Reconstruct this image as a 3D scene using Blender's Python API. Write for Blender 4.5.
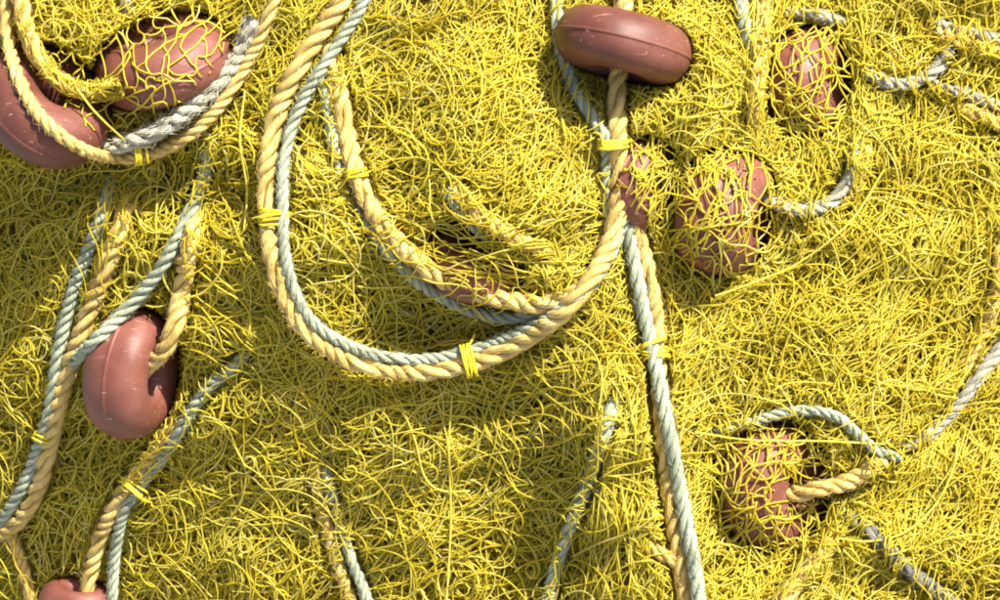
import bpy, math
import numpy as np
from mathutils import Vector, Matrix

R = math.radians
rng = np.random.default_rng(11)
sc = bpy.context.scene
for o in list(bpy.data.objects):
    bpy.data.objects.remove(o)

# ------------------------------------------------------------------ place
# The heap's near face leans back 45 degrees.  On that face the layout is in
# millimetres: x to the right, y down the slope, w out of the face.
TILT = R(45)
U = np.array((1.0, 0.0, 0.0))
V = np.array((0.0, math.sin(TILT), math.cos(TILT)))
W = np.array((0.0, -math.cos(TILT), math.sin(TILT)))
O = np.array((0.0, 0.0, 0.62))
DIST = 1.70                                   # lens to heap face, metres


def to_world(x, y, w):
    x, y, w = np.broadcast_arrays(np.asarray(x, float), np.asarray(y, float), np.asarray(w, float))
    k = 1.0 - w / (DIST * 1000.0)
    u = (x - 500.0) * k / 1000.0
    v = (300.0 - y) * k / 1000.0
    return O + u[..., None] * U + v[..., None] * V + (w / 1000.0)[..., None] * W


# ------------------------------------------------------------------ camera
cam = bpy.data.cameras.new("camera")
cam_o = bpy.data.objects.new("camera", cam)
sc.collection.objects.link(cam_o)
cam.sensor_width = 36.0
cam.lens = 36.0 * DIST / 1.0
cam.clip_start = 0.02
cam.clip_end = 200.0
cam_o.location = Vector(O + W * DIST)
m3 = Matrix((Vector(U), Vector(V), Vector(W))).transposed()
cam_o.rotation_euler = m3.to_euler()
sc.camera = cam_o

# ------------------------------------------------------------------ light
sun_uvw = np.array((0.42, 0.65, 0.62))
sun_uvw /= np.linalg.norm(sun_uvw)
sun_dir = sun_uvw[0] * U + sun_uvw[1] * V + sun_uvw[2] * W       # towards the sun
elev = math.asin(sun_dir[2])
azim = math.atan2(sun_dir[0], sun_dir[1])
world = bpy.data.worlds.new("World")
sc.world = world
world.use_nodes = True
nt = world.node_tree
bg = nt.nodes["Background"]
sky = nt.nodes.new("ShaderNodeTexSky")
sky.sky_type = 'NISHITA'
sky.sun_disc = False
sky.dust_density = 4.0
sky.air_density = 0.7
sky.sun_elevation = elev
sky.sun_rotation = azim
nt.links.new(sky.outputs[0], bg.inputs[0])
bg.inputs[1].default_value = 0.10
sun = bpy.data.lights.new("sun", 'SUN')
sun.energy = 5.0
sun.angle = R(0.5)
sun.color = (1.0, 0.95, 0.86)
sun_o = bpy.data.objects.new("sun", sun)
sc.collection.objects.link(sun_o)
sun_o.rotation_euler = Vector(sun_dir).to_track_quat('Z', 'Y').to_euler()
sun_o.location = Vector(O + sun_dir * 6)
sc.view_settings.view_transform = 'Standard'
sc.view_settings.look = 'None'
sc.view_settings.exposure = 1.12
sc.view_settings.gamma = 1.0
sc.view_settings.use_curve_mapping = False
sc.cycles.filter_width = 1.9
sc.cycles.max_bounces = 8
sc.cycles.diffuse_bounces = 5
sc.cycles.glossy_bounces = 3
sc.cycles.transmission_bounces = 4


# ------------------------------------------------------------------ materials
def new_mat(name):
    m = bpy.data.materials.new(name)
    m.use_nodes = True
    n = m.node_tree.nodes
    return m, n, m.node_tree.links, n["Principled BSDF"]


def ramp(n, stops):
    r = n.new("ShaderNodeValToRGB")
    e = r.color_ramp.elements
    while len(e) < len(stops):
        e.new(0.5)
    for el, (p, c) in zip(e, stops):
        el.position = p
        el.color = (*c, 1.0)
    return r


def mat_twine(name, stops, rough=0.42, trans=0.22):
    m, n, l, b = new_mat(name)
    at = n.new("ShaderNodeAttribute")
    at.attribute_name = "tint"
    r = ramp(n, stops)
    l.new(at.outputs["Fac"], r.inputs[0])
    l.new(r.outputs[0], b.inputs["Base Color"])
    b.inputs["Roughness"].default_value = rough
    b.inputs["Specular IOR Level"].default_value = 0.28
    tr = n.new("ShaderNodeBsdfTranslucent")
    l.new(r.outputs[0], tr.inputs[0])
    mx = n.new("ShaderNodeMixShader")
    mx.inputs[0].default_value = trans
    l.new(b.outputs[0], mx.inputs[1])
    l.new(tr.outputs[0], mx.inputs[2])
    l.new(mx.outputs[0], n["Material Output"].inputs[0])
    return m


M_NET = mat_twine("net_twine", [(0.0, (0.62, 0.455, 0.02)), (0.25, (0.78, 0.66, 0.055)), (0.6, (0.84, 0.75, 0.10)), (0.85, (0.85, 0.785, 0.20)), (1.0, (0.85, 0.78, 0.30))], 0.5, 0.6)
M_LASH = mat_twine("lashing_twine", [(0.0, (0.66, 0.52, 0.02)), (1.0, (0.80, 0.66, 0.05))], 0.4, 0.15)


def mat_rope(name, c0, c1, c2, yarn=7.0, bump=0.35):
    m, n, l, b = new_mat(name)
    tc = n.new("ShaderNodeTexCoord")
    noi = n.new("ShaderNodeTexNoise")
    noi.inputs["Scale"].default_value = 45.0
    noi.inputs["Detail"].default_value = 6.0
    noi.inputs["Roughness"].default_value = 0.65
    l.new(tc.outputs["Object"], noi.inputs["Vector"])
    r = ramp(n, [(0.3, c0), (0.5, c1), (0.72, c2)])
    l.new(noi.outputs[0], r.inputs[0])
    # yarns: oblique ridges along the strand
    uv = n.new("ShaderNodeUVMap")
    uv.uv_map = "UVMap"
    mp = n.new("ShaderNodeMapping")
    mp.inputs["Scale"].default_value = (yarn, 1.0, 1.0)
    mp.inputs["Rotation"].default_value = (0, 0, 0.0)
    l.new(uv.outputs[0], mp.inputs[0])
    wv = n.new("ShaderNodeTexWave")
    wv.wave_type = 'BANDS'
    wv.bands_direction = 'DIAGONAL'
    wv.inputs["Scale"].default_value = 0.9
    wv.inputs["Distortion"].default_value = 2.2
    wv.inputs["Detail"].default_value = 3.0
    wv.inputs["Detail Scale"].default_value = 1.6
    l.new(mp.outputs[0], wv.inputs["Vector"])
    mixc = n.new("ShaderNodeMixRGB")
    mixc.blend_type = 'MULTIPLY'
    mixc.inputs[0].default_value = 0.22
    r2 = ramp(n, [(0.0, (0.62, 0.58, 0.5)), (0.55, (1, 1, 1)), (1.0, (1, 1, 1))])
    l.new(wv.outputs["Fac"], r2.inputs[0])
    l.new(r.outputs[0], mixc.inputs[1])
    l.new(r2.outputs[0], mixc.inputs[2])
    l.new(mixc.outputs[0], b.inputs["Base Color"])
    bp = n.new("ShaderNodeBump")
    bp.inputs["Strength"].default_value = bump
    bp.inputs["Distance"].default_value = 0.0012
    l.new(wv.outputs["Fac"], bp.inputs["Height"])
    l.new(bp.outputs[0], b.inputs["Normal"])
    b.inputs["Roughness"].default_value = 0.62
    b.inputs["Specular IOR Level"].default_value = 0.35
    return m


M_TAN = mat_rope("tan_rope", (0.36, 0.24, 0.06), (0.58, 0.42, 0.125), (0.68, 0.53, 0.22))
M_GREY = mat_rope("grey_green_rope", (0.205, 0.225, 0.15), (0.345, 0.385, 0.265), (0.455, 0.49, 0.355))
M_WHITE = mat_rope("weathered_grey_rope", (0.34, 0.325, 0.24), (0.50, 0.485, 0.365), (0.60, 0.575, 0.46), 11, 0.8)
M_DARK = mat_rope("dark_grey_rope", (0.13, 0.122, 0.10), (0.23, 0.22, 0.185), (0.33, 0.315, 0.27), 11, 0.8)


def mat_float(name, c0, c1, c2):
    m, n, l, b = new_mat(name)
    tc = n.new("ShaderNodeTexCoord")
    n1 = n.new("ShaderNodeTexNoise")
    n1.inputs["Scale"].default_value = 16.0
    n1.inputs["Detail"].default_value = 7.0
    n1.inputs["Roughness"].default_value = 0.62
    l.new(tc.outputs["Object"], n1.inputs["Vector"])
    r = ramp(n, [(0.32, c0), (0.52, c1), (0.70, c2)])
    l.new(n1.outputs[0], r.inputs[0])
    # pale scuffs and scratches
    mp = n.new("ShaderNodeMapping")
    mp.inputs["Scale"].default_value = (30, 210, 110)
    mp.inputs["Rotation"].default_value = (0.4, 0.5, 0.8)
    l.new(tc.outputs["Object"], mp.inputs[0])
    n2 = n.new("ShaderNodeTexNoise")
    n2.inputs["Scale"].default_value = 1.3
    n2.inputs["Detail"].default_value = 8.0
    n2.inputs["Roughness"].default_value = 0.6
    l.new(mp.outputs[0], n2.inputs["Vector"])
    r2 = ramp(n, [(0.0, (0, 0, 0)), (0.635, (0, 0, 0)), (0.71, (0.75, 0.75, 0.75))])
    l.new(n2.outputs[0], r2.inputs[0])
    mx = n.new("ShaderNodeMixRGB")
    l.new(r2.outputs[0], mx.inputs[0])
    l.new(r.outputs[0], mx.inputs[1])
    mx.inputs[2].default_value = (0.56, 0.40, 0.36, 1)
    # thin dark scratches where twine has rubbed
    wv = n.new("ShaderNodeTexVoronoi")
    wv.feature = 'DISTANCE_TO_EDGE'
    wv.inputs["Scale"].default_value = 42.0
    wv.inputs["Randomness"].default_value = 1.0
    mp3 = n.new("ShaderNodeMapping")
    mp3.inputs["Scale"].default_value = (0.45, 1.0, 0.6)
    mp3.inputs["Rotation"].default_value = (0.3, 0.9, 0.2)
    l.new(tc.outputs["Object"], mp3.inputs[0])
    l.new(mp3.outputs[0], wv.inputs["Vector"])
    r3 = ramp(n, [(0.0, (0.55, 0.5, 0.5)), (0.02, (1, 1, 1)), (1.0, (1, 1, 1))])
    l.new(wv.outputs["Distance"], r3.inputs[0])
    n4 = n.new("ShaderNodeTexNoise")
    n4.inputs["Scale"].default_value = 24.0
    l.new(tc.outputs["Object"], n4.inputs["Vector"])
    r4 = ramp(n, [(0.5, (0, 0, 0)), (0.62, (0.8, 0.8, 0.8))])
    l.new(n4.outputs[0], r4.inputs[0])
    mx3 = n.new("ShaderNodeMixRGB")
    mx3.blend_type = 'MULTIPLY'
    l.new(r4.outputs[0], mx3.inputs[0])
    l.new(mx.outputs[0], mx3.inputs[1])
    l.new(r3.outputs[0], mx3.inputs[2])
    l.new(mx3.outputs[0], b.inputs["Base Color"])
    rr = ramp(n, [(0.3, (0.42,) * 3), (0.7, (0.62,) * 3)])
    l.new(n1.outputs[0], rr.inputs[0])
    l.new(rr.outputs[0], b.inputs["Roughness"])
    bp = n.new("ShaderNodeBump")
    bp.inputs["Strength"].default_value = 0.25
    bp.inputs["Distance"].default_value = 0.0015
    l.new(n2.outputs[0], bp.inputs["Height"])
    l.new(bp.outputs[0], b.inputs["Normal"])
    b.inputs["Specular IOR Level"].default_value = 0.4
    return m


M_FLOAT = mat_float("brown_red_float", (0.09, 0.027, 0.018), (0.138, 0.045, 0.029), (0.19, 0.070, 0.050))
M_FLOAT_PINK = mat_float("pink_red_float", (0.125, 0.038, 0.024), (0.185, 0.063, 0.044), (0.25, 0.098, 0.076))


def mat_core():
    m, n, l, b = new_mat("packed_net")
    tc = n.new("ShaderNodeTexCoord")
    mp = n.new("ShaderNodeMapping")
    mp.inputs["Scale"].default_value = (1.0, 0.35, 0.35)
    l.new(tc.outputs["Object"], mp.inputs[0])
    no = n.new("ShaderNodeTexNoise")
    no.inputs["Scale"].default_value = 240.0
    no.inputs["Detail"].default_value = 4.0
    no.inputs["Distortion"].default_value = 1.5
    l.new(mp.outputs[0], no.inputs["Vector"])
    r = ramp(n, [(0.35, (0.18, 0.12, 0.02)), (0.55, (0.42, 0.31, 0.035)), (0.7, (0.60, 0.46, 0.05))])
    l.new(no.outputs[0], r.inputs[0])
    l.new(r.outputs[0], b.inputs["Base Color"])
    bp = n.new("ShaderNodeBump")
    bp.inputs["Strength"].default_value = 1.0
    bp.inputs["Distance"].default_value = 0.004
    l.new(no.outputs[0], bp.inputs["Height"])
    l.new(bp.outputs[0], b.inputs["Normal"])
    b.inputs["Roughness"].default_value = 0.8
    return m


def mat_ground():
    m, n, l, b = new_mat("quay_concrete")
    tc = n.new("ShaderNodeTexCoord")
    no = n.new("ShaderNodeTexNoise")
    no.inputs["Scale"].default_value = 6.0
    no.inputs["Detail"].default_value = 10.0
    l.new(tc.outputs["Object"], no.inputs["Vector"])
    r = ramp(n, [(0.3, (0.20, 0.19, 0.17)), (0.7, (0.34, 0.33, 0.30))])
    l.new(no.outputs[0], r.inputs[0])
    l.new(r.outputs[0], b.inputs["Base Color"])
    bp = n.new("ShaderNodeBump")
    bp.inputs["Strength"].default_value = 0.4
    bp.inputs["Distance"].default_value = 0.01
    l.new(no.outputs[0], bp.inputs["Height"])
    l.new(bp.outputs[0], b.inputs["Normal"])
    b.inputs["Roughness"].default_value = 0.9
    return m


# ------------------------------------------------------------------ mesh helpers
def link(name, me, mat=None, parent=None):
    o = bpy.data.objects.new(name, me)
    sc.collection.objects.link(o)
    if mat is not None:
        me.materials.append(mat)
    if parent is not None:
        o.parent = parent
    return o


def raw_mesh(name, verts, quads, tint=None, uv=None, smooth=True):
    me = bpy.data.meshes.new(name)
    verts = np.ascontiguousarray(verts, np.float32).reshape(-1, 3)
    quads = np.ascontiguousarray(quads, np.int32).reshape(-1, 4)
    nf = len(quads)
    me.vertices.add(len(verts))
    me.vertices.foreach_set("co", verts.ravel())
    me.loops.add(nf * 4)
    me.loops.foreach_set("vertex_index", quads.ravel())
    me.polygons.add(nf)
    me.polygons.foreach_set("loop_start", np.arange(0, nf * 4, 4, dtype=np.int32))
    me.polygons.foreach_set("use_smooth", np.full(nf, smooth, dtype=bool))
    if uv is not None:
        lay = me.uv_layers.new(name="UVMap")
        lay.data.foreach_set("uv", np.ascontiguousarray(uv, np.float32).ravel())
    me.update(calc_edges=True)
    if tint is not None:
        a = me.attributes.new("tint", 'FLOAT', 'POINT')
        a.data.foreach_set("value", np.ascontiguousarray(tint, np.float32).ravel())
    me.validate()
    return me


def norm(a):
    return a / np.maximum(np.linalg.norm(a, axis=-1, keepdims=True), 1e-12)


def tubes(P, rad, sides, tint, mask=None):
    """P (n,m,3) world points; rad (n,) or (n,m); returns verts, quads, tints."""
    n, m, _ = P.shape
    T = np.empty_like(P)
    T[:, 1:-1] = P[:, 2:] - P[:, :-2]
    T[:, 0] = P[:, 1] - P[:, 0]
    T[:, -1] = P[:, -1] - P[:, -2]
    T = norm(T)
    ref = norm(W + 0.35 * rng.normal(size=(n, 1, 3)))
    N = norm(np.cross(T, ref))
    B = np.cross(T, N)
    rad = np.asarray(rad)
    if rad.ndim == 1:
        rad = np.repeat(rad[:, None], m, 1)
    a = np.arange(sides) * 2 * math.pi / sides
    ca, sa = np.cos(a), np.sin(a)
    v = P[:, :, None, :] + rad[:, :, None, None] * (N[:, :, None, :] * ca[None, None, :, None] + B[:, :, None, :] * sa[None, None, :, None])
    idx = np.arange(n * m * sides).reshape(n, m, sides)
    i0 = idx[:, :-1, :]
    i1 = np.roll(idx, -1, 2)[:, :-1, :]
    i2 = np.roll(idx, -1, 2)[:, 1:, :]
    i3 = idx[:, 1:, :]
    q = np.stack([i0, i1, i2, i3], -1)
    if mask is not None:
        q = q[mask]
    q = q.reshape(-1, 4)
    t = np.repeat(np.asarray(tint)[:, None], m * sides, 1).ravel()
    return v.reshape(-1, 3), q, t


def merge(parts):
    vs, qs, ts, off = [], [], [], 0
    for v, q, t in parts:
        vs.append(v)
        qs.append(q + off)
        ts.append(t)
        off += len(v)
    return np.concatenate(vs), np.concatenate(qs), np.concatenate(ts)


def spline(pts, step):
    """Catmull-Rom through rows of pts (any columns), resampled by arc length in the first two."""
    p = np.asarray(pts, float)
    p = np.vstack([2 * p[0] - p[1], p, 2 * p[-1] - p[-2]])
    out = []
    for i in range(1, len(p) - 2):
        t = np.linspace(0, 1, 24, endpoint=False)[:, None]
        a, b, c, d = p[i - 1], p[i], p[i + 1], p[i + 2]
        out.append(0.5 * (2 * b + (c - a) * t + (2 * a - 5 * b + 4 * c - d) * t ** 2 + (3 * b - a - 3 * c + d) * t ** 3))
    out.append(p[-2][None])
    q = np.vstack(out)
    s = np.concatenate([[0], np.cumsum(np.linalg.norm(np.diff(q[:, :2], axis=0), axis=1))])
    k = max(4, int(s[-1] / step) + 1)
    si = np.linspace(0, s[-1], k)
    return np.stack([np.interp(si, s, q[:, c]) for c in range(q.shape[1])], 1)


def sinfield(seed, scale, n=10):
    r = np.random.default_rng(seed)
    ang = r.uniform(0, 2 * math.pi, n)
    k = 2 * math.pi / scale * r.uniform(0.6, 1.6, n)
    kx, ky, ph = k * np.cos(ang), k * np.sin(ang), r.uniform(0, 2 * math.pi, n)
    a = 1.0 / math.sqrt(n / 2)

    def f(x, y):
        x = np.asarray(x, float)
        y = np.asarray(y, float)
        o = np.zeros(np.broadcast(x, y).shape)
        for i in range(n):
            o = o + a * np.sin(kx[i] * x + ky[i] * y + ph[i])
        return o
    return f


F1, F2, F3 = sinfield(1, 260), sinfield(2, 95), sinfield(3, 42)


def G(x, y, cx, cy, sx, sy):
    return np.exp(-((x - cx) / sx) ** 2 - ((y - cy) / sy) ** 2)


def sig(t):
    return 1 / (1 + np.exp(-np.clip(t, -40, 40)))


def h(x, y):
    """height of the heap's face, mm"""
    x = np.asarray(x, float)
    y = np.asarray(y, float)
    o = 18 * np.exp(-((x - 650) / 210) ** 2)
    o = o - 0.52 * 30 * np.log1p(np.exp((260 - x) / 30)) * sig((y - 150) / 30)
    lower = sig((545 - x) / 55)
    o = o - lower * (0.70 * 25 * np.log1p(np.exp((y - 330) / 25)) - 0.32 * 25 * np.log1p(np.exp((y - 510) / 25)))
    pouch = G(x, y, 470, 150, 150, 130) * sig((285 + 0.0006 * (x - 480) * (480 - x) - y) / 9)
    o = o + 58 * pouch
    o = o - 34 * G(x, y, 440, 340, 150, 48)
    o = o + 22 * G(x, y, 120, 20, 130, 70)
    o = o - 26 * G(x, y, 130, 175, 110, 28)
    o = o - 14 * G(x, y, 270, 60, 30, 70)
    o = o - 30 * G(x, y, 765, 485, 75, 55) - 14 * G(x, y, 800, 95, 45, 55)
    o = o - 8 * G(x, y, 700, 235, 60, 60)
    o = o + 16 * G(x, y, 930, 230, 110, 130)
    o = o - 0.06 * np.maximum(0, x - 760)
    o = o - 14 * G(x, y, 605, 88, 34, 18) - 22 * G(x, y, 235, 70, 28, 55) - 16 * G(x, y, 215, 190, 60, 30) - 14 * G(x, y, 530, 400, 60, 22)
    o = o + 7 * np.exp(-((x - 606 - 0.08 * (450 - y)) / 16) ** 2) * sig((y - 370) / 20)
    o = o + 12 * np.exp(-((x - 752) / 13) ** 2) * sig((150 - y) / 15)
    o = o + 12 * np.exp(-((x - 690 - 0.35 * (160 - y)) / 18) ** 2) * sig((270 - y) / 15)
    o = o + 8 * F1(x, y) + 4 * F2(x, y) + 0.8 * F3(x, y)
    return o


# ------------------------------------------------------------------ occupancy map of what lies on the heap
X0, Y0, GX, GY = -220, -220, 1440, 1040
TOP = np.full((GY, GX), -1e4)
BOT = np.full((GY, GX), 1e4)
BURY = np.zeros((GY, GX))


def cell(x, y):
    return (np.clip(np.round(np.asarray(y) - Y0).astype(int), 0, GY - 1), np.clip(np.round(np.asarray(x) - X0).astype(int), 0, GX - 1))


def stamp(x, y, top, bot, bury):
    j, i = cell(x, y)
    bury = np.broadcast_to(bury, x.shape)
    cur = TOP[j, i]
    w = top > cur
    np.maximum.at(TOP, (j, i), top)
    np.minimum.at(BOT, (j, i), bot)
    BURY[j[w], i[w]] = bury[w]


# ------------------------------------------------------------------ tags
def tag(o, label, cat, group=None):
    o["label"] = label
    o["category"] = cat
    if group:
        o["group"] = group
    return o


def empty(name, loc):
    o = bpy.data.objects.new(name, None)
    o.empty_display_size = 0.03
    o.location = Vector(loc)
    sc.collection.objects.link(o)
    bpy.context.view_layer.update()
    return o


# ------------------------------------------------------------------ floats: doughnut shaped, rope goes through the hole
def float_profile(R0, hh, hole):
    """(radial, axial) section of the ring, closed"""
    t = np.concatenate([np.linspace(-0.10, 0.10, 9), np.linspace(0.10, 2 * math.pi - 0.10, 36)[1:-1]])
    half = (R0 - hole) / 2
    mid = (R0 + hole) / 2
    c, s = np.cos(t), np.sin(t)
    e = 0.92
    r = mid + half * np.sign(c) * np.abs(c) ** e
    z = hh * np.sign(s) * np.abs(s) ** e
    seam = 1.5 * np.exp(-(((t + math.pi) % (2 * math.pi) - math.pi) / 0.032) ** 2)      # moulding line round the rim
    return r + seam, z


def make_float(cx, cy, wc, axis, R0, hh, hole, label, mat, bury, squash=1.0, seam=True):
    """axis in (right, up, out) of the heap face"""
    a = norm(np.array(axis, float))
    e1 = norm(np.cross(a, np.array((0.13, 0.21, 1.0))))
    e2 = np.cross(a, e1)
    r, z = float_profile(R0, hh, hole)
    nseg = 72
    p = np.arange(nseg) * 2 * math.pi / nseg
    lump = 1 + 0.012 * np.sin(2 * p + cx) + 0.008 * np.sin(3 * p + cy)
    L = (r[None, :, None] * lump[:, None, None]) * (np.cos(p)[:, None, None] * e1 + squash * np.sin(p)[:, None, None] * e2) + z[None, :, None] * a
    x, y, w = cx + L[..., 0], cy - L[..., 1], wc + L[..., 2]
    base = to_world(cx, cy, wc)
    k = len(r)
    idx = np.arange(nseg * k).reshape(nseg, k)
    q = np.stack([idx, np.roll(idx, -1, 0), np.roll(np.roll(idx, -1, 0), -1, 1), np.roll(idx, -1, 1)], -1).reshape(-1, 4)
    me = raw_mesh("fishing_float", to_world(x, y, w).reshape(-1, 3) - base, q)
    o = link("fishing_float", me, mat)
    o.location = Vector(base)
    tag(o, label, "fishing float", "ring floats threaded on the net ropes")
    # stamp densely
    rr = np.repeat(r, 1)
    for f in np.linspace(0, 1, 3, endpoint=False):
        pp = (np.arange(nseg * 4) + f) * 2 * math.pi / (nseg * 4)
        for g in np.linspace(0, 1, 4, endpoint=False):
            r2 = r * (1 - g) + np.roll(r, -1) * g
            z2 = z * (1 - g) + np.roll(z, -1) * g
            L2 = r2[None, :, None] * (np.cos(pp)[:, None, None] * e1 + squash * np.sin(pp)[:, None, None] * e2) + z2[None, :, None] * a
            stamp((cx + L2[..., 0]).ravel(), (cy - L2[..., 1]).ravel(), (wc + L2[..., 2]).ravel(), (wc + L2[..., 2]).ravel(), bury)
    return o


FLOATS = [
    # cx, cy, off, axis(right,up,out), R, half height, hole, label, mat, bury
    (623, 45, 8, (0.22, 0.95, -0.13), 69, 30, 9, "smooth brown red ring float lying bare on top of the net, tan rope below it", M_FLOAT, 0.0),
    (163, 62, -12, (-0.30, 0.90, 0.30), 69, 33, 9, "pink red float tightly wrapped in stretched yellow mesh beside the frayed grey rope", M_FLOAT_PINK, 0.0),
    (44, 106, 4, (0.50, 0.62, 0.60), 72, 32, 10, "large dark red float in shade behind the thin tan rope loop", M_FLOAT, 0.0),
    (131, 374, 16, (0.90, -0.15, 0.40), 66, 33, 9, "pink red ring float with a thick tan rope bent into its hole", M_FLOAT_PINK, 0.0),
    (724, 212, -4, (0.94, -0.22, 0.22), 63, 40, 9, "dusty pink float under loose net strands, right of the bare brown float's rope", M_FLOAT_PINK, 0.035),
    (643, 184, -12, (0.8, -0.2, 0.5), 46, 24, 8, "red float mostly hidden behind the tan rope hanging from the bare float", M_FLOAT_PINK, 0.07),
    (808, 82, -16, (0.92, -0.06, 0.36), 56, 31, 8, "dark red float half buried under criss-crossing strands near the top", M_FLOAT_PINK, 0.035),
    (774, 486, -8, (0.80, -0.12, 0.58), 64, 37, 10, "red float under star shaped net strands with a tan rope leaving its hole", M_FLOAT_PINK, 0.03),
    (76, 612, 12, (0.10, 0.94, 0.32), 40, 29, 8, "pink float just showing its rounded top below two rope ends", M_FLOAT_PINK, 0.0),
    (474, 262, -38, (0.2, 0.8, 0.55), 52, 26, 8, "red float buried deep in shadow under the bulging net inside the rope loop", M_FLOAT_PINK, 0.10),
]
H_FLAT = lambda x, y: float(np.mean(h(x + np.array([0, 25, -25, 0, 0]), y + np.array([0, 0, 0, 25, -25]))))
float_objs = []
for f in FLOATS:
    wc = H_FLAT(f[0], f[1]) + f[2]
    float_objs.append(make_float(f[0], f[1], wc, f[3], f[4], f[5], f[6], f[7], f[8], f[9]))
TOP_F = TOP.copy()


# ------------------------------------------------------------------ ropes: three laid strands each
def smooth1(a, k):
    if k < 2:
        return a
    k = min(k, len(a) // 2 * 2 - 1)
    pad = np.pad(a, (k // 2, k - 1 - k // 2), mode='edge')
    return np.convolve(pad, np.ones(k) / k, mode='valid')


ROPES = {}
ROPEMAP = np.zeros((GY, GX), bool)


def strand_mesh(P, rs, sides, twist):
    """one strand swept along world points P with yarn UVs"""
    m = len(P)
    T = norm(np.gradient(P, axis=0))
    N = np.empty_like(P)
    n0 = np.cross(T[0], W)
    if np.linalg.norm(n0) < 1e-3:
        n0 = np.cross(T[0], U)
    N[0] = norm(n0)
    for i in range(1, m):
        v = N[i - 1] - T[i] * np.dot(N[i - 1], T[i])
        N[i] = v / max(np.linalg.norm(v), 1e-9)
    B = np.cross(T, N)
    s = np.concatenate([[0], np.cumsum(np.linalg.norm(np.diff(P, axis=0), axis=1))]) * 1000
    a = np.arange(sides) * 2 * math.pi / sides
    vtx = P[:, None, :] + rs[:, None, None] * (N[:, None, :] * np.cos(a)[None, :, None] + B[:, None, :] * np.sin(a)[None, :, None])
    idx = np.arange(m * sides).reshape(m, sides)
    q, uv = [], []
    nx = np.roll(idx, -1, 1)
    q = np.stack([idx[:-1], nx[:-1], nx[1:], idx[1:]], -1).reshape(-1, 4)
    au = np.arange(sides) / sides
    v0 = s * 0.16
    u = np.empty((m - 1, sides, 4, 2))
    tw = twist * s
    for c, (da, di) in enumerate(((0, 0), (1, 0), (1, 1), (0, 1))):
        u[:, :, c, 0] = (au + da / sides)[None, :] + (tw[1:] if di else tw[:-1])[:, None]
        u[:, :, c, 1] = (v0[1:] if di else v0[:-1])[:, None]
    return vtx.reshape(-1, 3), q, u.reshape(-1, 2)


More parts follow.
